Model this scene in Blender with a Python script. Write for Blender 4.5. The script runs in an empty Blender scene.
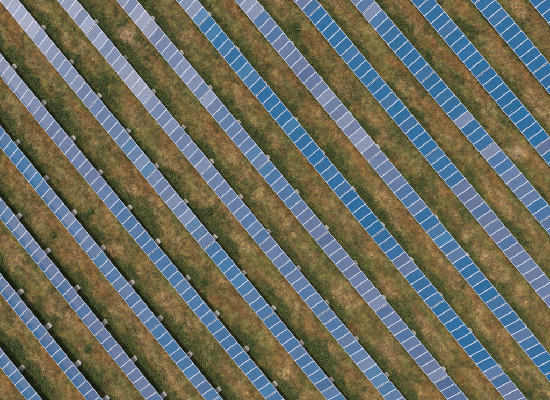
import bpy, bmesh, math, random
import numpy as np

# ---------------------------------------------------------------- camera, sky, sun, exposure
SC = bpy.context.scene
COL = SC.collection
R = math.radians
from mathutils import Matrix, Vector

LOW = 0.30                                   # height of the tables' lower edge over the ground
cd = bpy.data.cameras.new('camera')
cd.sensor_fit = 'HORIZONTAL'; cd.sensor_width = 36.0
cd.lens = 36.0 * 589.756 / 550.0             # about 50 degrees across
cd.clip_start = 0.5; cd.clip_end = 2000.0
cam = bpy.data.objects.new('camera', cd); COL.objects.link(cam)
cam.matrix_world = Matrix(((0.999998, 0.0, 0.001774, 0), (0.000051, 0.999591, -0.028607, 0),
                           (-0.001774, 0.028607, 0.999589, 58.877 + LOW), (0, 0, 0, 1)))
SC.camera = cam

SUN_EL, SUN_AZ = 54.0, 310.0                 # degrees; azimuth clockwise from +Y
W = bpy.data.worlds.new('World'); SC.world = W; W.use_nodes = True
sky = W.node_tree.nodes.new('ShaderNodeTexSky'); sky.sky_type = 'NISHITA'; sky.sun_disc = False
sky.sun_elevation = R(SUN_EL); sky.sun_rotation = R(SUN_AZ)
sky.air_density = 1.0; sky.dust_density = 4.0; sky.ozone_density = 1.0; sky.altitude = 200
bg = W.node_tree.nodes['Background']; bg.inputs[1].default_value = 0.15
W.node_tree.links.new(sky.outputs[0], bg.inputs[0])
sl = bpy.data.lights.new('sun', 'SUN'); sl.energy = 2.1; sl.angle = R(6.0); sl.color = (1.0, 0.93, 0.83)
so = bpy.data.objects.new('sun', sl); COL.objects.link(so)
sdir = Vector((math.sin(R(SUN_AZ)) * math.cos(R(SUN_EL)), math.cos(R(SUN_AZ)) * math.cos(R(SUN_EL)), math.sin(R(SUN_EL))))
so.rotation_euler = sdir.to_track_quat('Z', 'Y').to_euler(); so.location = sdir * 80
vs = SC.view_settings
vs.view_transform = 'Standard'; vs.look = 'None'; vs.gamma = 1.0; vs.use_curve_mapping = False; vs.exposure = 0.0

rng = np.random.default_rng(11); random.seed(11)

# ---------------------------------------------------------------- helpers
def lin(r, g, b):
    f = lambda c: (c / 255 / 12.92) if c / 255 <= 0.04045 else ((c / 255 + 0.055) / 1.055) ** 2.4
    return (f(r), f(g), f(b))

def nodes_of(m):
    m.use_nodes = True
    return m.node_tree, m.node_tree.nodes, m.node_tree.links

def new_mat(name, rough=0.8, spec=0.3, metal=0.0):
    m = bpy.data.materials.new(name); nt, N, L = nodes_of(m)
    b = N['Principled BSDF']; b.inputs['Roughness'].default_value = rough
    b.inputs['Metallic'].default_value = metal; b.inputs['Specular IOR Level'].default_value = spec
    return m, N, L, b

class MB:
    """collects boxes and tubes and links them as one mesh"""
    def __init__(s): s.v = []; s.f = []
    def box(s, x0, x1, y0, y1, z0, z1, M=None):
        k = len(s.v)
        for z in (z0, z1):
            for x, y in ((x0, y0), (x1, y0), (x1, y1), (x0, y1)):
                p = Vector((x, y, z)); p = M @ p if M else p; s.v.append(tuple(p))
        for q in ((3, 2, 1, 0), (4, 5, 6, 7), (0, 1, 5, 4), (1, 2, 6, 5), (2, 3, 7, 6), (3, 0, 4, 7)):
            s.f.append(tuple(k + i for i in q))
        return s
    def lathe(s, prof, n, cx=0, cy=0, jit=0.0):
        k = len(s.v); off = [1 + random.uniform(-jit, jit) for _ in range(n)]
        for r, z in prof:
            for i in range(n):
                a = 2 * math.pi * i / n
                s.v.append((cx + r * off[i] * math.cos(a), cy + r * off[i] * math.sin(a), z))
        for j in range(len(prof) - 1):
            for i in range(n):
                a, b = k + j * n + i, k + j * n + (i + 1) % n
                s.f.append((a, b, b + n, a + n))
        s.f.append(tuple(k + (len(prof) - 1) * n + i for i in range(n)))
        return s
    def mesh(s, name, mat, smooth=False):
        me = bpy.data.meshes.new(name); me.from_pydata(s.v, [], s.f); me.materials.append(mat)
        if smooth:
            for p in me.polygons: p.use_smooth = True
        me.update(); return me

def link(name, me, parent=None, loc=(0, 0, 0), rot=(0, 0, 0)):
    o = bpy.data.objects.new(name, me); COL.objects.link(o)
    if parent: o.parent = parent
    o.location = loc; o.rotation_euler = rot
    return o

# ---------------------------------------------------------------- layout of the solar field
PHI = 0.882691650705159                      # direction of the rows
CU, SU = math.cos(PHI), math.sin(PHI)
PITCH, V0, WID, TILT, PER = 4.57983, -25.9914, 1.75, 0.470282, 9.13
def to_world(u, v): return (u * CU + v * SU, -u * SU + v * CU)
def to_field(x, y): return (x * CU - y * SU, x * SU + y * CU)
PHASE = {-1: 0.50, 0: 3.65, 1: 6.806, 2: 0.879, 3: 4.044, 4: 7.12, 5: 1.119, 6: 4.356, 7: 7.641, 8: 1.554, 9: 4.824,
         10: 7.986, 11: 1.973, 12: 5.256, 13: 8.42}
# the rows are not quite straight: sideways drift (metres) and its slope along the row
DRIFT = {0: (.005, .0025), 1: (.028, -.0022), 2: (-.06, 0), 3: (-.052, .0036), 4: (.052, .0012), 5: (-.05, .001),
         6: (.04, .0035), 7: (.012, -.0015), 8: (-.018, -.002), 9: (.033, -.0007), 10: (-.05, .009), 11: (-.035, 0), 12: (.06, 0)}
def row_v(k, u):
    a, b = DRIFT.get(k, (0, 0)); return V0 + k * PITCH + a + b * u
RW = WID * math.cos(TILT)                    # plan width of a row

# ---------------------------------------------------------------- noise in numpy
def vnoise(x, y, seed):
    xi = np.floor(x).astype(np.int64); yi = np.floor(y).astype(np.int64); xf = x - xi; yf = y - yi
    def h(a, b):
        n = (a * 374761393 + b * 668265263 + seed * 974711) & 0x7fffffff
        n = ((n ^ (n >> 13)) * 1274126177) & 0x7fffffff
        return ((n ^ (n >> 16)) & 0xffff) / 65535.0
    sx = xf * xf * (3 - 2 * xf); sy = yf * yf * (3 - 2 * yf)
    return (h(xi, yi) * (1 - sx) + h(xi + 1, yi) * sx) * (1 - sy) + (h(xi, yi + 1) * (1 - sx) + h(xi + 1, yi + 1) * sx) * sy
def fbm(x, y, seed, o=4):
    t = 0; a = 0.5; n = 0
    for i in range(o):
        t = t + a * vnoise(x * 2 ** i + 17.3 * i, y * 2 ** i - 9.1 * i, seed + i); n += a; a *= 0.55
    return t / n
def sstep(a, b, x):
    t = np.clip((x - a) / (b - a), 0, 1); return t * t * (3 - 2 * t)
def height(x, y):
    return 0.10 * (fbm(x * .12, y * .12, 5, 2) - .5) + 0.09 * (fbm(x * .9, y * .9, 8, 3) - .5)

# plants and bare places seen in the photograph: kind, x, y, radius in metres
PATCH = [('t',-9.0,18.2,0.9),('t',-19.9,17.1,0.9),('t',-23.5,21.0,0.8),('t',-21.2,18.2,0.8),('t',-23.9,-0.6,1.2),('r',-20.9,-3.9,1.0),('t',-26.6,-4.6,1.1),('t',0.9,-0.5,0.6),('t',1.9,-1.7,0.6),('t',2.9,-2.9,0.6),('t',3.7,-3.9,0.7),('t',6.2,-7.4,1.1),('t',6.9,-8.3,0.9),('t',10.7,-6.6,0.7),('t',11.4,-7.5,0.8),('t',19.2,-1.7,0.7),('t',20.1,-2.9,0.7),('t',21.2,-4.1,0.8),('t',21.5,-5.9,0.9),('t',11.2,-12.9,1.2),('t',11.8,-14.2,1.0),('t',1.0,-15.5,1.2),('t',3.3,-17.9,0.9),('t',-4.9,7.0,0.7),('t',-4.2,5.8,0.8),('t',-3.2,4.3,0.8),('t',-1.8,2.1,0.9),('p',-15.1,18.4,1.0),('t',24.2,21.6,0.6),('t',24.9,20.6,0.6),('t',25.6,12.1,1.0),('t',26.6,10.8,0.9),('t',12.6,13.1,0.8),('p',15.4,0.2,0.8),('p',24.2,6.5,0.9),('r',15.5,12.1,0.7),('r',16.3,11.2,0.8),('r',17.3,10.4,0.8),('r',3.5,18.4,1.1),('r',4.4,17.1,1.0),('r',2.5,10.4,0.8),('r',3.2,9.6,0.8),('t',-15.8,15.9,0.9),('r',-14.4,13.8,0.9),('r',-14.9,10.8,1.0),('r',-25.9,19.9,1.1),('r',-26.9,17.9,1.0),('t',-22.9,15.9,0.9),('g',1.7,19.4,1.2),('g',-6.1,16.5,0.9),('g',18.7,19.7,0.8),('g',19.6,18.6,0.8),('g',20.6,17.3,0.8),('g',-15.6,19.9,0.8),('g',-21.4,9.9,1.2),('g',-27.1,10.1,1.0),('g',-17.4,13.8,1.2),('g',-7.0,0.4,1.1),('g',-12.7,-0.7,1.2),('g',-22.3,-1.7,0.7),('g',5.0,-14.3,1.2),('g',4.2,-13.1,1.0),('g',-26.0,-13.4,1.1),('g',-23.5,-16.8,1.1),('g',-17.6,-15.8,1.0),('g',11.8,-16.3,1.1),('g',-2.5,-13.6,1.1),('g',-3.0,-12.8,0.9),('g',24.0,-1.4,1.0),('g',-20.3,15.7,1.1),('g',-12.8,20.4,1.0),('g',-16.3,12.3,0.9),('g',-12.7,13.8,1.0),('g',-11.2,12.3,1.0),('g',-2.1,13.8,0.9),('g',-5.8,11.3,0.9),('g',-4.8,9.6,1.0),('g',2.4,12.3,0.9),('g',5.4,6.7,0.9),('g',6.4,5.7,0.9),('g',8.6,3.2,0.8),('g',-8.7,6.7,1.1),('g',-7.7,5.7,1.0),('g',-1.6,-2.3,0.9),('g',1.4,7.7,0.8),('g',-21.7,1.7,0.9),('g',-17.7,6.7,0.9),('g',-25.7,0.7,0.7),('t',-12.1,-4.3,1.1),('t',-11.1,-8.3,1.1),('t',-16.1,-9.3,1.0),('t',-7.6,-10.3,0.9),('r',-8.6,-8.3,1.1),('r',-6.1,-8.3,1.1),('r',-3.6,-9.3,1.0),('t',-18.6,-11.3,1.0),('t',-24.6,-8.3,0.9),('t',-22.6,-9.3,1.1),('r',-17.6,-7.3,0.9),('t',15.3,-11.3,0.9),('t',16.8,-13.2,1.0),('t',14.4,-10.3,0.9),('r',18.3,-16.2,1.0),('r',16.3,-15.2,0.9),('t',6.9,-4.3,0.8),('r',7.4,-11.3,0.8),('t',24.4,-7.3,0.9),('t',22.8,-11.3,0.8),('t',25.8,-13.2,0.9),('t',20.4,-9.3,0.8),('t',17.5,3.7,0.8),('t',10.5,7.7,0.8),('r',8.4,5.2,0.9),('r',7.6,6.7,0.9),('r',18.5,5.2,0.9),('r',17.7,6.2,0.8),('t',-18.5,3.0,0.9),('t',-14.7,2.7,0.9),('t',-16.6,-3.3,1.0),('t',-19.6,-2.3,0.9),('r',-13.7,5.7,0.9),('r',-15.7,4.7,0.9),('t',-5.1,1.7,0.9),('t',-4.1,0.2,0.9),('g',19.5,9.8,0.8),('g',26.5,1.7,0.8)]
def zones(x, y):
    """how green, how straw coloured, how rusty and how bare the ground is at a point"""
    u, v = to_field(x, y)
    kk = (v - V0) / PITCH; k = np.floor(kk); w = (kk - k) * PITCH - RW        # distance behind the row's high edge
    wob = 1.1 * (fbm(u * .6 + k * 31, v * .5, 21, 4) - .5)
    n1 = fbm(u * .42, v * .75, 1, 5); n2 = fbm(u * .36, v * 1.25, 41, 5); n3 = fbm(u * .34, v * 1.5, 61, 5)
    g = 1.0 * (1 - sstep(0.3, 1.25, w + wob)) * sstep(.25, .60, n1 + .10) + .5 * sstep(.5, .72, n1)
    t = sstep(.45, .72, n2) * (.2 + .65 * np.exp(-((w + wob - 1.7) / .7) ** 2))
    r = sstep(.34, .62, n3) * (.45 + .55 * sstep(1.2, 2.4, w + wob))
    b = np.zeros_like(g)
    for kind, px, py, pr in PATCH:
        j = .55 + .9 * n3
        d = np.exp(-(((x - px) ** 2 + (y - py) ** 2) / (pr * j * .75) ** 2))
        if kind == 'g': g = g + .6 * d; t = t * (1 - .7 * d); r = r * (1 - .7 * d)
        if kind == 't': t = t + .9 * d; g = g * (1 - .85 * d)
        if kind == 'r': r = r + .8 * d; g = g * (1 - .8 * d)
        if kind == 'p': t = t + .8 * d; b = b + .7 * d; g = g * (1 - d)
    return np.clip(g, 0, 1), np.clip(t, 0, 1), np.clip(r, 0, 1), np.clip(b, 0, 1), w

C_OLIVE = np.array(lin(111, 107, 58)); C_TAN = np.array(lin(164, 136, 92)); C_RUST = np.array(lin(142, 97, 58))
C_GREEN = np.array(lin(80, 92, 48)); C_BARE = np.array(lin(190, 160, 122)); C_DARK = np.array(lin(56, 74, 42))
def ground_colour(g, t, r, b, x, y):
    c = np.repeat(C_OLIVE[None], len(g), 0)
    for w_, col in ((r * .68, C_RUST), (t * .8, C_TAN), (g * .8, C_GREEN), (b, C_BARE)):
        c = c * (1 - w_[:, None]) + col * w_[:, None]
    u, v = to_field(x, y)                                        # tufts lie a little along the mower's way
    f = fbm(u * 1.6, v * 3.2, 301, 4); h = fbm(u * 1.7, v * 3.0, 333, 3)
    q = fbm(u * 4.5, v * 8.0, 377, 2)
    c = c * (.72 + .56 * sstep(.27, .75, f))[:, None] * (.74 + .52 * sstep(.2, .8, q))[:, None]
    c = c * (1 + (h - .5)[:, None] * np.array([.30, .02, -.30]))
    return c

# ---------------------------------------------------------------- the ground
def ground():
    def axis(h, far):
        d = np.arange(-h, h + 1e-6, 0.2); o = h * (far / h) ** (np.arange(1, 13) / 12)
        return np.concatenate([-o[::-1], d, o])
    xs = axis(35, 600); ys = axis(27, 600)
    X, Y = np.meshgrid(xs, ys); nx, ny = len(xs), len(ys); X = X.ravel(); Y = Y.ravel()
    Z = height(X, Y)
    me = bpy.data.meshes.new('ground')
    i = np.arange((nx - 1) * (ny - 1)); a = (i // (nx - 1)) * nx + i % (nx - 1)
    F = np.stack([a, a + 1, a + 1 + nx, a + nx], 1)
    me.vertices.add(nx * ny); me.vertices.foreach_set('co', np.stack([X, Y, Z], 1).astype(np.float32).ravel())
    me.loops.add(F.size); me.loops.foreach_set('vertex_index', F.ravel().astype(np.int32))
    me.polygons.add(len(F)); me.polygons.foreach_set('loop_start', (np.arange(len(F)) * 4).astype(np.int32))
    me.update(calc_edges=True); me.validate()
    g, t, r, b, w = zones(X, Y)
    col = np.concatenate([ground_colour(g, t, r, b, X, Y), np.ones((nx * ny, 1))], 1).astype(np.float32)
    at = me.color_attributes.new('plants', 'FLOAT_COLOR', 'POINT'); at.data.foreach_set('color', col.ravel())
    m, N, L, bs = new_mat('dry_soil_and_thatch', 0.95, 0.1)
    vc = N.new('ShaderNodeVertexColor'); vc.layer_name = 'plants'
    geo = N.new('ShaderNodeNewGeometry')
    n1 = N.new('ShaderNodeTexNoise'); n1.inputs['Scale'].default_value = 5.0; n1.inputs['Detail'].default_value = 8; n1.inputs['Roughness'].default_value = .7
    n2 = N.new('ShaderNodeTexNoise'); n2.inputs['Scale'].default_value = 1.6; n2.inputs['Detail'].default_value = 5
    L.new(geo.outputs['Position'], n1.inputs['Vector']); L.new(geo.outputs['Position'], n2.inputs['Vector'])
    r1 = N.new('ShaderNodeMapRange'); r1.inputs[1].default_value = .3; r1.inputs[2].default_value = .7; r1.inputs[3].default_value = .55; r1.inputs[4].default_value = 1.3
    L.new(n1.outputs[0], r1.inputs[0])
    mu = N.new('ShaderNodeMix'); mu.data_type = 'RGBA'; mu.blend_type = 'MULTIPLY'; mu.inputs[0].default_value = 1
    L.new(vc.outputs[0], mu.inputs[6]); L.new(r1.outputs[0], mu.inputs[7])
    m2 = N.new('ShaderNodeMix'); m2.data_type = 'RGBA'; m2.inputs[7].default_value = (*lin(120, 84, 56), 1)
    r2 = N.new('ShaderNodeMapRange'); r2.inputs[1].default_value = .5; r2.inputs[2].default_value = .7; r2.inputs[3].default_value = 0; r2.inputs[4].default_value = .5
    L.new(n2.outputs[0], r2.inputs[0]); L.new(r2.outputs[0], m2.inputs[0]); L.new(mu.outputs[2], m2.inputs[6])
    L.new(m2.outputs[2], bs.inputs['Base Color'])
    bp = N.new('ShaderNodeBump'); bp.inputs['Strength'].default_value = .8; bp.inputs['Distance'].default_value = .06
    L.new(n1.outputs[0], bp.inputs['Height']); L.new(bp.outputs[0], bs.inputs['Normal'])
    me.materials.append(m)
    o = link('ground', me); o['kind'] = 'structure'
ground()

# ---------------------------------------------------------------- grass, weeds: nobody could count them
def leaf_material(name, trans=0.0):
    m, N, L, bs = new_mat(name, 0.75, 0.2)
    vc = N.new('ShaderNodeVertexColor'); vc.layer_name = 'tint'
    L.new(vc.outputs[0], bs.inputs['Base Color'])
    return m
M_LEAF = leaf_material('leaf_and_straw')

def mesh_tris(name, P, tint, kind='stuff', per=3):
    """P: (n, per, 3) faces; tint: (n, 3)"""
    n = len(P); me = bpy.data.meshes.new(name)
    me.vertices.add(n * per); me.vertices.foreach_set('co', P.astype(np.float32).ravel())
    me.loops.add(n * per); me.loops.foreach_set('vertex_index', np.arange(n * per, dtype=np.int32))
    me.polygons.add(n); me.polygons.foreach_set('loop_start', (np.arange(n) * per).astype(np.int32))
    me.update(calc_edges=True)
    at = me.color_attributes.new('tint', 'FLOAT_COLOR', 'POINT')
    c = np.concatenate([np.repeat(tint, per, 0), np.ones((n * per, 1))], 1).astype(np.float32)
    at.data.foreach_set('color', c.ravel())
    me.materials.append(M_LEAF)
    return me

def blades(cx, cy, cz, n, length, width, lean0, lean1, tint, spread, maxh=None):
    """n single blades round each centre"""
    m = len(cx) * n; rep = lambda a: np.repeat(a, n, 0)
    az = rng.uniform(0, 2 * np.pi, m); ln = rep(length) * rng.uniform(.55, 1.15, m)
    le = rng.uniform(lean0, lean1, m)
    if maxh is not None:
        le = np.maximum(le, np.arccos(np.clip(rep(maxh) / ln, 0, 1)))
    bx = rep(cx) + rng.normal(0, spread, m); by = rep(cy) + rng.normal(0, spread, m); bz = rep(cz) - .01
    wd = width * rng.uniform(.6, 1.3, m)
    dx, dy = np.cos(az), np.sin(az)
    P = np.empty((m, 3, 3))
    P[:, 0] = np.stack([bx - dy * wd, by + dx * wd, bz], 1)
    P[:, 1] = np.stack([bx + dy * wd, by - dx * wd, bz], 1)
    P[:, 2] = np.stack([bx + dx * ln * np.sin(le), by + dy * ln * np.sin(le), bz + ln * np.cos(le)], 1)
    t = rep(tint) * rng.uniform(.5, 1.6, (m, 1)) * rng.uniform(.92, 1.08, (m, 3))
    return P, np.clip(t, 0, .9)

def leaves(cx, cy, cz, n, rad, hgt, size, tint, maxh=None):
    """n small leaves through a low mound at each centre; four-cornered, each turned its own way"""
    m = len(cx) * n; rep = lambda a: np.repeat(a, n, 0)
    az = rng.uniform(0, 2 * np.pi, m); q = np.sqrt(rng.uniform(0, 1, m)); h = rng.uniform(.1, 1, m)
    px = rep(cx) + rep(rad) * q * np.cos(az); py = rep(cy) + rep(rad) * q * np.sin(az)
    pz = rep(cz) + rep(hgt) * h * (1 - .75 * q * q)
    a2 = az + rng.normal(0, .7, m); dr = rng.uniform(-.7, .5, m)
    L = size * rng.uniform(.6, 1.4, m); Wd = L * rng.uniform(.25, .42, m); ro = rng.normal(0, .5, m)
    d = np.stack([np.cos(a2) * np.cos(dr), np.sin(a2) * np.cos(dr), np.sin(dr)], 1)
    s = np.stack([-np.sin(a2) * np.cos(ro), np.cos(a2) * np.cos(ro), np.sin(ro)], 1)
    c = np.stack([px, py, pz], 1)
    P = np.stack([c, c + d * (L * .5)[:, None] + s * Wd[:, None], c + d * L[:, None], c + d * (L * .5)[:, None] - s * Wd[:, None]], 1)
    t = rep(tint) * rng.uniform(.6, 1.4, (m, 1)) * rng.uniform(.92, 1.08, (m, 3))
    return P, np.clip(t, 0, .9)

def scatter(n, hx=34, hy=26):
    x = rng.uniform(-hx, hx, n); y = rng.uniform(-hy, hy, n); return x, y

def under_limit(w):
    """nothing may grow through the panels: height limit under a row (w = distance behind its high edge)"""
    v = w + RW; lim = np.where(v < RW, LOW - .08 + np.clip(v, 0, RW) * math.tan(TILT) * .8, 9.0)
    return np.where(w > PITCH - RW - .25, np.minimum(lim, LOW - .06), lim)

def grass():
    x, y = scatter(120000); g, t, r, b, w = zones(x, y)
    keep = (rng.uniform(0, 1, len(x)) > .85 * b) & ((w > -.9) | (w + RW < .25)); x, y, g, t, r, b, w = [a[keep] for a in (x, y, g, t, r, b, w)]
    jit = lambda: rng.normal(0, .16, len(x))
    c = ground_colour(np.clip(g + jit(), 0, 1), np.clip(t + jit(), 0, 1), np.clip(r + jit(), 0, 1), b, x, y) * 1.2
    ln = (.13 + .22 * np.clip(g * .6 + t * .7, 0, 1)) * rng.uniform(.6, 1.4, len(x))
    P, T = blades(x, y, height(x, y), 6, ln, .021, .5, 1.35, c, .07, np.maximum(under_limit(w), .05))
    o = link('grass', mesh_tris('grass', P, T)); o['kind'] = 'stuff'; o['label'] = 'dry and green grass covering the ground between the rows'; o['category'] = 'grass'
grass()

def tussocks():
    x, y = scatter(22000); g, t, r, b, w = zones(x, y); n = fbm(x * 1.4, y * 1.4, 501, 3)
    keep = (rng.uniform(0, 1, len(x)) < (.12 + .9 * t) * sstep(.35, .7, n) * (1 - .6 * g)) & ((w > -.1) & (w < PITCH - RW - .12)); x, y, g, t, r, b = [a[keep] for a in (x, y, g, t, r, b)]
    c = (C_TAN * .75 + C_RUST * .25) * rng.uniform(.7, 1.25, (len(x), 1)) * (1 + rng.normal(0, .06, (len(x), 3)))
    P, T = blades(x, y, height(x, y), 16, rng.uniform(.16, .42, len(x)), .014, .45, 1.4, c, .05)
    o = link('dry_tussocks', mesh_tris('dry_tussocks', P, T)); o['kind'] = 'stuff'; o['label'] = 'straw coloured tussocks of dead grass between the rows'; o['category'] = 'dry grass'
tussocks()

def weeds():
    x, y = scatter(75000); g, t, r, b, w = zones(x, y)
    n = fbm(x * 1.1, y * 1.1, 77, 3)
    keep = (rng.uniform(0, 1, len(x)) < .04 + .96 * sstep(.25, .85, g * (.45 + 1.1 * n))) & ((w > -.8) | (w + RW < .1)); x, y, g, w, n = [a[keep] for a in (x, y, g, w, n)]
    mixv = np.clip(rng.normal(.45, .3, len(x)) + (n - .5) * 1.2, 0, 1)[:, None]
    c = (C_GREEN * (1 - mixv) + C_DARK * mixv) * 1.2
    hg = np.minimum((.12 + .34 * g * n) * rng.uniform(.6, 1.5, len(x)), np.maximum(under_limit(w) - .05, .05))
    rd = rng.uniform(.10, .26, len(x)) * (.7 + .6 * g)
    P, T = leaves(x, y, height(x, y), 13, rd, hg, .09, c)
    o = link('weeds', mesh_tris('weeds', P, T, per=4)); o['kind'] = 'stuff'; o['label'] = 'low green weeds growing thickest along the shaded backs of the rows'; o['category'] = 'weeds'
weeds()

# ---------------------------------------------------------------- materials of the tables
def cell_material():
    """blue polycrystalline cells, six by ten, under textured glass; white back sheet shows between and around them"""
    m, N, L, bs = new_mat('solar_cells', 0.1, 0.36)
    tc = N.new('ShaderNodeTexCoord'); sp = N.new('ShaderNodeSeparateXYZ'); L.new(tc.outputs['Object'], sp.inputs[0])
    oi = N.new('ShaderNodeObjectInfo')
    def math_(op, a, b=None, clamp=False):
        n = N.new('ShaderNodeMath'); n.operation = op; n.use_clamp = clamp
        for i, q in enumerate((a, b)):
            if q is None: continue
            if isinstance(q, (int, float)): n.inputs[i].default_value = q
            else: L.new(q, n.inputs[i])
        return n.outputs[0]
    def grid(axis, size, lo, n):
        s = math_('DIVIDE', math_('SUBTRACT', axis, lo), size / n)
        fr = math_('FRACT', s); d = math_('ABSOLUTE', math_('SUBTRACT', fr, .5))
        cell = math_('FLOOR', s)
        edge = math_('GREATER_THAN', d, .5 - .016 / (size / n) / 2)
        out = math_('MAXIMUM', math_('LESS_THAN', axis, lo), math_('GREATER_THAN', axis, lo + size))
        return cell, fr, math_('MAXIMUM', edge, out)
    cx, fx, ex = grid(sp.outputs[0], .90, -.45, 6)
    cy, fy, ey = grid(sp.outputs[1], WID - .16, .08, 10)
    gap = math_('MAXIMUM', ex, math_('MULTIPLY', ey, .35))
    bus = math_('LESS_THAN', math_('ABSOLUTE', math_('SUBTRACT', math_('FRACT', math_('MULTIPLY', fx, 2.0)), .5)), .035)
    cv = N.new('ShaderNodeCombineXYZ'); L.new(cx, cv.inputs[0]); L.new(cy, cv.inputs[1]); L.new(math_('MULTIPLY', oi.outputs['Random'], 91.0), cv.inputs[2])
    wn = N.new('ShaderNodeTexWhiteNoise'); wn.noise_dimensions = '3D'; L.new(cv.outputs[0], wn.inputs[0])
    mr = N.new('ShaderNodeMapRange'); mr.inputs[3].default_value = .92; mr.inputs[4].default_value = 1.08; L.new(wn.outputs[0], mr.inputs[0])
    cm = N.new('ShaderNodeMix'); cm.data_type = 'RGBA'; cm.blend_type = 'MULTIPLY'; cm.inputs[0].default_value = 1
    L.new(oi.outputs['Color'], cm.inputs[6]); L.new(mr.outputs[0], cm.inputs[7])
    # lower-left rows: painted sky reflection, fading out to deep blue at the low edge (band height in the object's alpha)
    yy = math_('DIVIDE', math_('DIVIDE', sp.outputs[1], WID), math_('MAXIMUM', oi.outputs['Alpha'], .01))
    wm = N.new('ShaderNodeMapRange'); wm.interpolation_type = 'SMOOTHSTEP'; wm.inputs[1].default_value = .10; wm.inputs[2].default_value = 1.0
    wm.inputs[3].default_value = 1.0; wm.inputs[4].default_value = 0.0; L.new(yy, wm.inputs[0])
    sheen_fade = math_('MULTIPLY', wm.outputs[0], math_('MULTIPLY', oi.outputs['Alpha'], 6.0, True))
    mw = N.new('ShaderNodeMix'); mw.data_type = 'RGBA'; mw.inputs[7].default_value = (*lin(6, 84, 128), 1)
    L.new(sheen_fade, mw.inputs[0]); L.new(cm.outputs[2], mw.inputs[6])
    # dust film, cloudy, a little different on every panel
    ns = N.new('ShaderNodeTexNoise'); ns.inputs['Scale'].default_value = 2.2; ns.inputs['Detail'].default_value = 5; ns.noise_dimensions = '4D'
    L.new(tc.outputs['Object'], ns.inputs['Vector']); L.new(math_('MULTIPLY', oi.outputs['Random'], 37.0), ns.inputs['W'])
    dr = N.new('ShaderNodeMapRange'); dr.inputs[1].default_value = .35; dr.inputs[2].default_value = .75; dr.inputs[3].default_value = 0.0; dr.inputs[4].default_value = .03
    L.new(ns.outputs[0], dr.inputs[0])
    m1 = N.new('ShaderNodeMix'); m1.data_type = 'RGBA'; m1.inputs[7].default_value = (.42, .45, .52, 1)
    L.new(math_('MULTIPLY', bus, .06), m1.inputs[0]); L.new(mw.outputs[2], m1.inputs[6])
    pal = N.new('ShaderNodeVectorMath'); pal.operation = 'MULTIPLY_ADD'; pal.inputs[1].default_value = (1.7, 1.5, 1.35); pal.inputs[2].default_value = (.13, .15, .16)
    L.new(cm.outputs[2], pal.inputs[0])                           # the strips between the cells look like a paler tone of the glass
    m2 = N.new('ShaderNodeMix'); m2.data_type = 'RGBA'; L.new(pal.outputs[0], m2.inputs[7])
    L.new(math_('MULTIPLY', gap, .8), m2.inputs[0]); L.new(m1.outputs[2], m2.inputs[6])
    m3 = N.new('ShaderNodeMix'); m3.data_type = 'RGBA'; m3.inputs[7].default_value = (.36, .33, .34, 1)
    L.new(dr.outputs[0], m3.inputs[0]); L.new(m2.outputs[2], m3.inputs[6])
    vo = N.new('ShaderNodeTexVoronoi'); vo.voronoi_dimensions = '4D'; vo.inputs['Scale'].default_value = 2.4
    L.new(tc.outputs['Object'], vo.inputs['Vector']); L.new(math_('MULTIPLY', oi.outputs['Random'], 71.0), vo.inputs['W'])
    spot = math_('MULTIPLY', math_('LESS_THAN', vo.outputs['Distance'], .085), .65)
    m4 = N.new('ShaderNodeMix'); m4.data_type = 'RGBA'; m4.inputs[7].default_value = (.50, .49, .46, 1)
    L.new(spot, m4.inputs[0]); L.new(m3.outputs[2], m4.inputs[6])
    L.new(m4.outputs[2], bs.inputs['Base Color'])
    rr = N.new('ShaderNodeMapRange'); rr.inputs[3].default_value = .08; rr.inputs[4].default_value = .16; L.new(ns.outputs[0], rr.inputs[0]); L.new(rr.outputs[0], bs.inputs['Roughness'])
    return m
M_CELL = cell_material()

def metal_material(name, col, rough, metal):
    m, N, L, bs = new_mat(name, rough, .5, metal)
    ns = N.new('ShaderNodeTexNoise'); ns.inputs['Scale'].default_value = 6; ns.inputs['Detail'].default_value = 4
    cr = N.new('ShaderNodeValToRGB'); cr.color_ramp.elements[0].color = (*[c * .8 for c in col], 1); cr.color_ramp.elements[1].color = (*[min(1, c * 1.1) for c in col], 1)
    L.new(ns.outputs[0], cr.inputs[0]); L.new(cr.outputs[0], bs.inputs['Base Color'])
    return m
M_FRAME = metal_material('anodised_aluminium', (.80, .80, .83), .45, .15)
M_STEEL = metal_material('galvanised_steel', (.42, .43, .45), .5, .6)
def concrete():
    m, N, L, bs = new_mat('weathered_concrete', .95, .05)
    tc = N.new('ShaderNodeTexCoord'); oi = N.new('ShaderNodeObjectInfo')
    ns = N.new('ShaderNodeTexNoise'); ns.noise_dimensions = '4D'; ns.inputs['Scale'].default_value = 7; ns.inputs['Detail'].default_value = 7; ns.inputs['Roughness'].default_value = .7
    L.new(tc.outputs['Object'], ns.inputs['Vector']); mm = N.new('ShaderNodeMath'); mm.operation = 'MULTIPLY'; mm.inputs[1].default_value = 50
    L.new(oi.outputs['Random'], mm.inputs[0]); L.new(mm.outputs[0], ns.inputs['W'])
    cr = N.new('ShaderNodeValToRGB'); e = cr.color_ramp.elements
    e[0].position = .3; e[0].color = (*lin(158, 150, 134), 1); e[1].position = .72; e[1].color = (*lin(222, 213, 196), 1)
    wr = N.new('ShaderNodeMapRange'); wr.inputs[3].default_value = .78; wr.inputs[4].default_value = 1.12; L.new(oi.outputs['Random'], wr.inputs[0])
    wx = N.new('ShaderNodeMix'); wx.data_type = 'RGBA'; wx.blend_type = 'MULTIPLY'; wx.inputs[0].default_value = 1
    L.new(ns.outputs[0], cr.inputs[0]); L.new(cr.outputs[0], wx.inputs[6]); L.new(wr.outputs[0], wx.inputs[7]); L.new(wx.outputs[2], bs.inputs['Base Color'])
    bp = N.new('ShaderNodeBump'); bp.inputs['Strength'].default_value = .4; bp.inputs['Distance'].default_value = .02
    L.new(ns.outputs[0], bp.inputs['Height']); L.new(bp.outputs[0], bs.inputs['Normal'])
    return m
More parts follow.
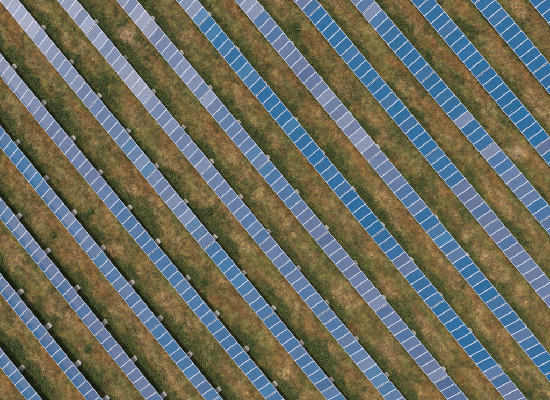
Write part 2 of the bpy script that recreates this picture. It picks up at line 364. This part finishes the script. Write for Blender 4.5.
M_CONC = concrete()

# ---------------------------------------------------------------- meshes shared by every table
STEP = 1.0095                                # from panel to panel
PH = .4975                                   # half the width of a panel
ME_PANEL = MB().box(-PH + .012, PH - .012, .012, WID - .012, .004, .034).mesh('panel', M_CELL)
fb = MB(); fw = .031
fb.box(-PH, PH, 0, fw, 0, .04).box(-PH, PH, WID - fw, WID, 0, .04)
fb.box(-PH, -PH + fw, fw, WID - fw, 0, .04).box(PH - fw, PH, fw, WID - fw, 0, .04)
ME_FRAME = fb.mesh('frame', M_FRAME)
ME_RAIL = MB().box(-.01, 9.105, -.03, .03, -.065, -.004).mesh('rail', M_STEEL)
ME_RAFTER = MB().box(-.035, .035, .10, WID - .10, -.15, -.068).mesh('rafter', M_STEEL)
ME_POST = MB().box(-.04, .04, -.03, .03, .215, .87).mesh('post', M_STEEL)
ME_POST_LOW = MB().box(-.04, .04, -.03, .03, .215, .33).mesh('front_post', M_STEEL)
def ballast(seed):
    """long cast block lying across the row, round nosed, its top edge worn"""
    rd = random.Random(seed); hw = .265; pts = []
    for i in range(13):
        a = -math.pi / 2 + math.pi * i / 12
        pts.append((math.copysign(abs(math.sin(a)) ** .55, math.sin(a)) * hw, RW + .03 + .26 * math.cos(a) ** .55 if abs(math.cos(a)) > 1e-6 else RW + .03))
    pts += [(hw, .9), (hw, .10), (hw - .06, .03), (-hw + .06, .03), (-hw, .10), (-hw, .9)]
    cx, cy = 0, RW * .5; m = MB(); n = len(pts)
    js = [1 + rd.uniform(-.02, .02) for _ in pts]
    for z, sc in ((-.12, 1.02), (.17, 1.0), (.205, .97), (.225, .90)):
        for (x, y), j in zip(pts, js): m.v.append((x * sc * j, cy + (y - cy) * (1 - (1 - sc) * .4), z))
    for r_ in range(3):
        for i in range(n): m.f.append((r_ * n + i, r_ * n + (i + 1) % n, (r_ + 1) * n + (i + 1) % n, (r_ + 1) * n + i))
    m.f.append(tuple(3 * n + i for i in range(n)))
    return m.mesh('footing', M_CONC)
ME_FOOT = [ballast(i) for i in range(4)]

# panel makes, with upper-left sky sheen put into the paler tints: deep blue, medium, light blue, steel, violet grey, lavender, pale, dark
MAKE_AND_SHEEN = {'B': (0, 91, 137), 'M': (50, 99, 140), 'C': (50, 113, 150), 'S': (88, 110, 143), 'V': (92, 105, 136),
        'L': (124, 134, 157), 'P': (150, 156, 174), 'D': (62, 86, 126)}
SEEN = {-1: {-1: 'SSMSMSMMM'},
 0: {-2: 'VVSVMVVSM', -1: 'VMMVDMDVM'},
 1: {-3: 'LSMCVLSVS', -2: 'VVVMVVMVV', -1: 'VMVVVVVVM'},
 2: {-3: 'MMMSCMBSC', -2: 'BSSSLMSSS', -1: 'CSMSSMSSM', 0: 'MMMMMCSDM', 1: 'CSSMMMMMM'},
 3: {-4: 'LLLLLLLLV', -3: 'VLSVVVSVV', -2: 'VSSMMMSMM', -1: 'MMMMSMMMM', 0: 'MMMMMMMMC', 1: 'MMMMMMMMM'},
 4: {-5: 'LLLPPPLPP', -4: 'LPLSSLLSS', -3: 'SSSSSCSLC', -2: 'SSSLSLCMV', -1: 'MMCMCMSMM', 0: 'MMMMSMMCD', 1: 'SMMMMMMMM'},
 5: {-4: 'LLLLLLPSP', -3: 'LPSSLLPPL', -2: 'LSSLSSSSL', -1: 'SSSSSSMSM', 0: 'SSSMSSMSM', 1: 'SMMSMSLCC', 2: 'CSVMMMMMM'},
 6: {-4: 'SSSSSLVPP', -3: 'PVVSSLLLM', -2: 'PVMMSSSCS', -1: 'CMSMMSVVS', 0: 'DSSSVSVSL', 1: 'DSSMSDDVL', 2: 'DDSMMMMMM'},
 7: {-4: 'VVVVVSLLC', -3: 'BCBMBBCMB', -2: 'BBBBCBBBB', -1: 'BMBMBBBBB', 0: 'BBBVVBBBM', 1: 'BMBBBBBBS', 2: 'BVVVBBBBB'},
 8: {-3: 'LLLLLLVLL', -2: 'MSMVSSVDS', -1: 'SLSVLVLLV', 0: 'SSSSMMSBB', 1: 'MCMSBBMBB', 2: 'MMBMSMBBB', 3: 'BBBBBBBBB'},
 9: {-3: 'VVVVVVVVB', -2: 'BBBBBMBBB', -1: 'BBMBBMBBB', 0: 'MBBBVVVMV', 1: 'SVMVSSVSS', 2: 'VSSSSSSSS'},
 10: {-3: 'VVVVVVVVM', -2: 'LMBBBBBBM', -1: 'BBBBBLBBB', 0: 'LMBSSSSBM', 1: 'SMBBBBBBB'},
 11: {-2: 'BBBBBBBBB', -1: 'BBBMBBBBB', 0: 'BBBBBBBBB', 1: 'VBBBBBBBB'},
 12: {-2: 'BBBBBBBBB', -1: 'BBMBBBBBB', 0: 'BBBBBBBBB'},
 13: {-1: 'BBBBBBBBB'}}
WORD = {'B': 'deep blue', 'M': 'mid blue', 'C': 'light blue', 'S': 'steel blue', 'V': 'violet grey', 'L': 'lavender', 'P': 'pale lavender', 'D': 'dark blue'}
ORD = ['first', 'second', 'third', 'fourth', 'fifth', 'sixth', 'seventh', 'eighth', 'ninth', 'tenth', 'eleventh', 'twelfth', 'thirteenth', 'fourteenth', 'fifteenth']

def make_table(name):
    t = bpy.data.objects.new(name, None); COL.objects.link(t); t.empty_display_size = .3
    for i in range(9):
        p = link('panel', ME_PANEL, t, (.5 * STEP + STEP * i, 0, LOW), (TILT, 0, 0))
        link('frame', ME_FRAME, p)
    ct, st = math.cos(TILT), math.sin(TILT)
    for d in (.35, WID - .35): link('rail', ME_RAIL, t, (0, d * ct, LOW + d * st), (TILT, 0, 0))
    for x in (4.15, 8.70):
        link('rafter', ME_RAFTER, t, (x, 0, LOW), (TILT, 0, 0))
        link('post', ME_POST, t, (x, RW - .22, 0)); link('front_post', ME_POST_LOW, t, (x, .28, 0))
        link('footing', ME_FOOT[0], t, (x, 0, 0))
    return t
def copy_tree(o, parent=None):
    c = o.copy(); COL.objects.link(c)
    if parent: c.parent = parent
    for ch in list(o.children): copy_tree(ch, c)
    return c

def mix_words(code):
    seen = sorted(set(code), key=lambda q: -code.count(q))
    if len(seen) == 1: return 'wholly ' + WORD[seen[0]]
    if code.count(seen[0]) >= 7: return 'almost all ' + WORD[seen[0]]
    return 'mixed ' + WORD[seen[0]] + ' and ' + WORD[seen[1]]

proto = None
for k in sorted(SEEN):
    for q, n in enumerate(sorted(SEEN[k])):
        code = SEEN[k][n]
        if proto is None: proto = t = make_table('solar_table')
        else: t = copy_tree(proto)
        u = PHASE[k] + n * PER + .022
        v = row_v(k, u + 4.5); slope = DRIFT.get(k, (0, 0))[1]
        t.location = (*to_world(u, row_v(k, u)), 0); t.rotation_euler = (random.gauss(0, .004), random.gauss(0, .0015), -PHI + slope + random.gauss(0, .0012))
        t.location.z += random.gauss(0, .012)
        t['label'] = mix_words(code) + ' solar table, ' + ORD[q] + ' down ' + ORD[k + 1] + ' row from lower left'
        t['category'] = 'solar table'; t['group'] = 'solar tables standing end to end in long rows'
        i = 0
        for c in t.children:
            if c.name.startswith('panel'):
                px, py = to_world(u + i, v)
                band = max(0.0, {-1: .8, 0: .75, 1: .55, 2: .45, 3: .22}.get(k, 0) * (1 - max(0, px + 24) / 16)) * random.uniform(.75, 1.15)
                near = code[max(0, i - 3):i + 4]; wgt = .6 if k < 7 else .35      # tints blend a little along a row
                b = np.array(lin(*MAKE_AND_SHEEN[code[i]])) * (1 - wgt) + wgt * np.mean([lin(*MAKE_AND_SHEEN[q_]) for q_ in near], 0); f = random.gauss(1, .035); h = random.gauss(0, .015)
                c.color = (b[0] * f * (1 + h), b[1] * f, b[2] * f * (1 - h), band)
                c.rotation_euler = (TILT + random.gauss(0, .006), random.gauss(0, .004), random.gauss(0, .0015)); i += 1
            elif c.name.startswith('footing'):
                c.data = random.choice(ME_FOOT); c.rotation_euler = (0, 0, random.gauss(0, .03))
                c.location = (c.location[0] + random.gauss(0, .05), random.gauss(0, .03), random.gauss(0, .012))

# ---------------------------------------------------------------- shrubs that stand out of the grass
def shrub(x, y, rad, hgt, label, dark):
    n = int(200 * (rad / .45) ** 2); hgt = hgt * .75; one = np.array([0.0])
    parts = []
    for j in range(5):                                            # several unequal clumps make an uneven outline
        a = random.uniform(0, 6.28); d = rad * random.uniform(.15, .6)
        parts.append(leaves(one + d * math.cos(a), one + d * math.sin(a), one, n // 4, one + rad * random.uniform(.4, .6), one + hgt * random.uniform(.6, 1.1),
                            .13, ((C_DARK * .4 + C_GREEN * .75) if dark else C_GREEN * 1.05)[None] * random.uniform(.8, 1.25)))
    P = np.concatenate([p[0] for p in parts]); T = np.concatenate([p[1] for p in parts])
    o = bpy.data.objects.new('shrub', None); COL.objects.link(o); o.location = (x, y, float(height(np.array([x]), np.array([y]))[0]))
    link('foliage', mesh_tris('foliage', P, T, per=4), o)
    st = MB()
    for j in range(4):
        a = random.uniform(0, 6.28); M_ = Matrix.Rotation(a, 4, 'Z') @ Matrix.Rotation(random.uniform(.2, .7), 4, 'X')
        st.box(-.012, .012, -.012, .012, -.03, hgt * .7, M_)
    link('stem', st.mesh('stem', M_STEM), o)
    o['label'] = label; o['category'] = 'shrub'; o['group'] = 'shrubs growing between the rows'
M_STEM, _N, _L, _b = new_mat('brown_stem', .9, .1); _b.inputs['Base Color'].default_value = (*lin(92, 74, 52), 1)
for a in ((-18.47, .49, .42, .45, 'round dark green shrub midway between the fourth and fifth rows from lower left', True),
          (-18.85, -13.17, .42, .45, 'round dark green shrub midway between the second and third rows from lower left', True),
          (-25.80, -13.05, .55, .45, 'broad dark shrub behind the lowest row at the bottom left corner', True),
          (-22.27, -1.92, .26, .3, 'small bright green shrub between the third and fourth rows at the left', False),
          (4.75, -14.05, .48, .45, 'dark shrub between sixth and seventh rows above a concrete block near the bottom', True),
          (-7.0, .62, .58, .45, 'wide dark shrub behind the sixth row left of the middle', True),
          (-21.2, 10.0, .5, .4, 'dark shrub hugging the back of the fifth row near the left edge', True),
          (-17.38, 13.82, .5, .4, 'mid green shrub in the open strip between sixth and seventh rows at upper left', False),
          (1.9, 19.2, .5, .4, 'mid green shrub between the tenth and eleventh rows near the top edge', False),
          (24.03, -1.41, .45, .4, 'mid green shrub between the eleventh and twelfth rows near the right edge', False)):
    shrub(*a)
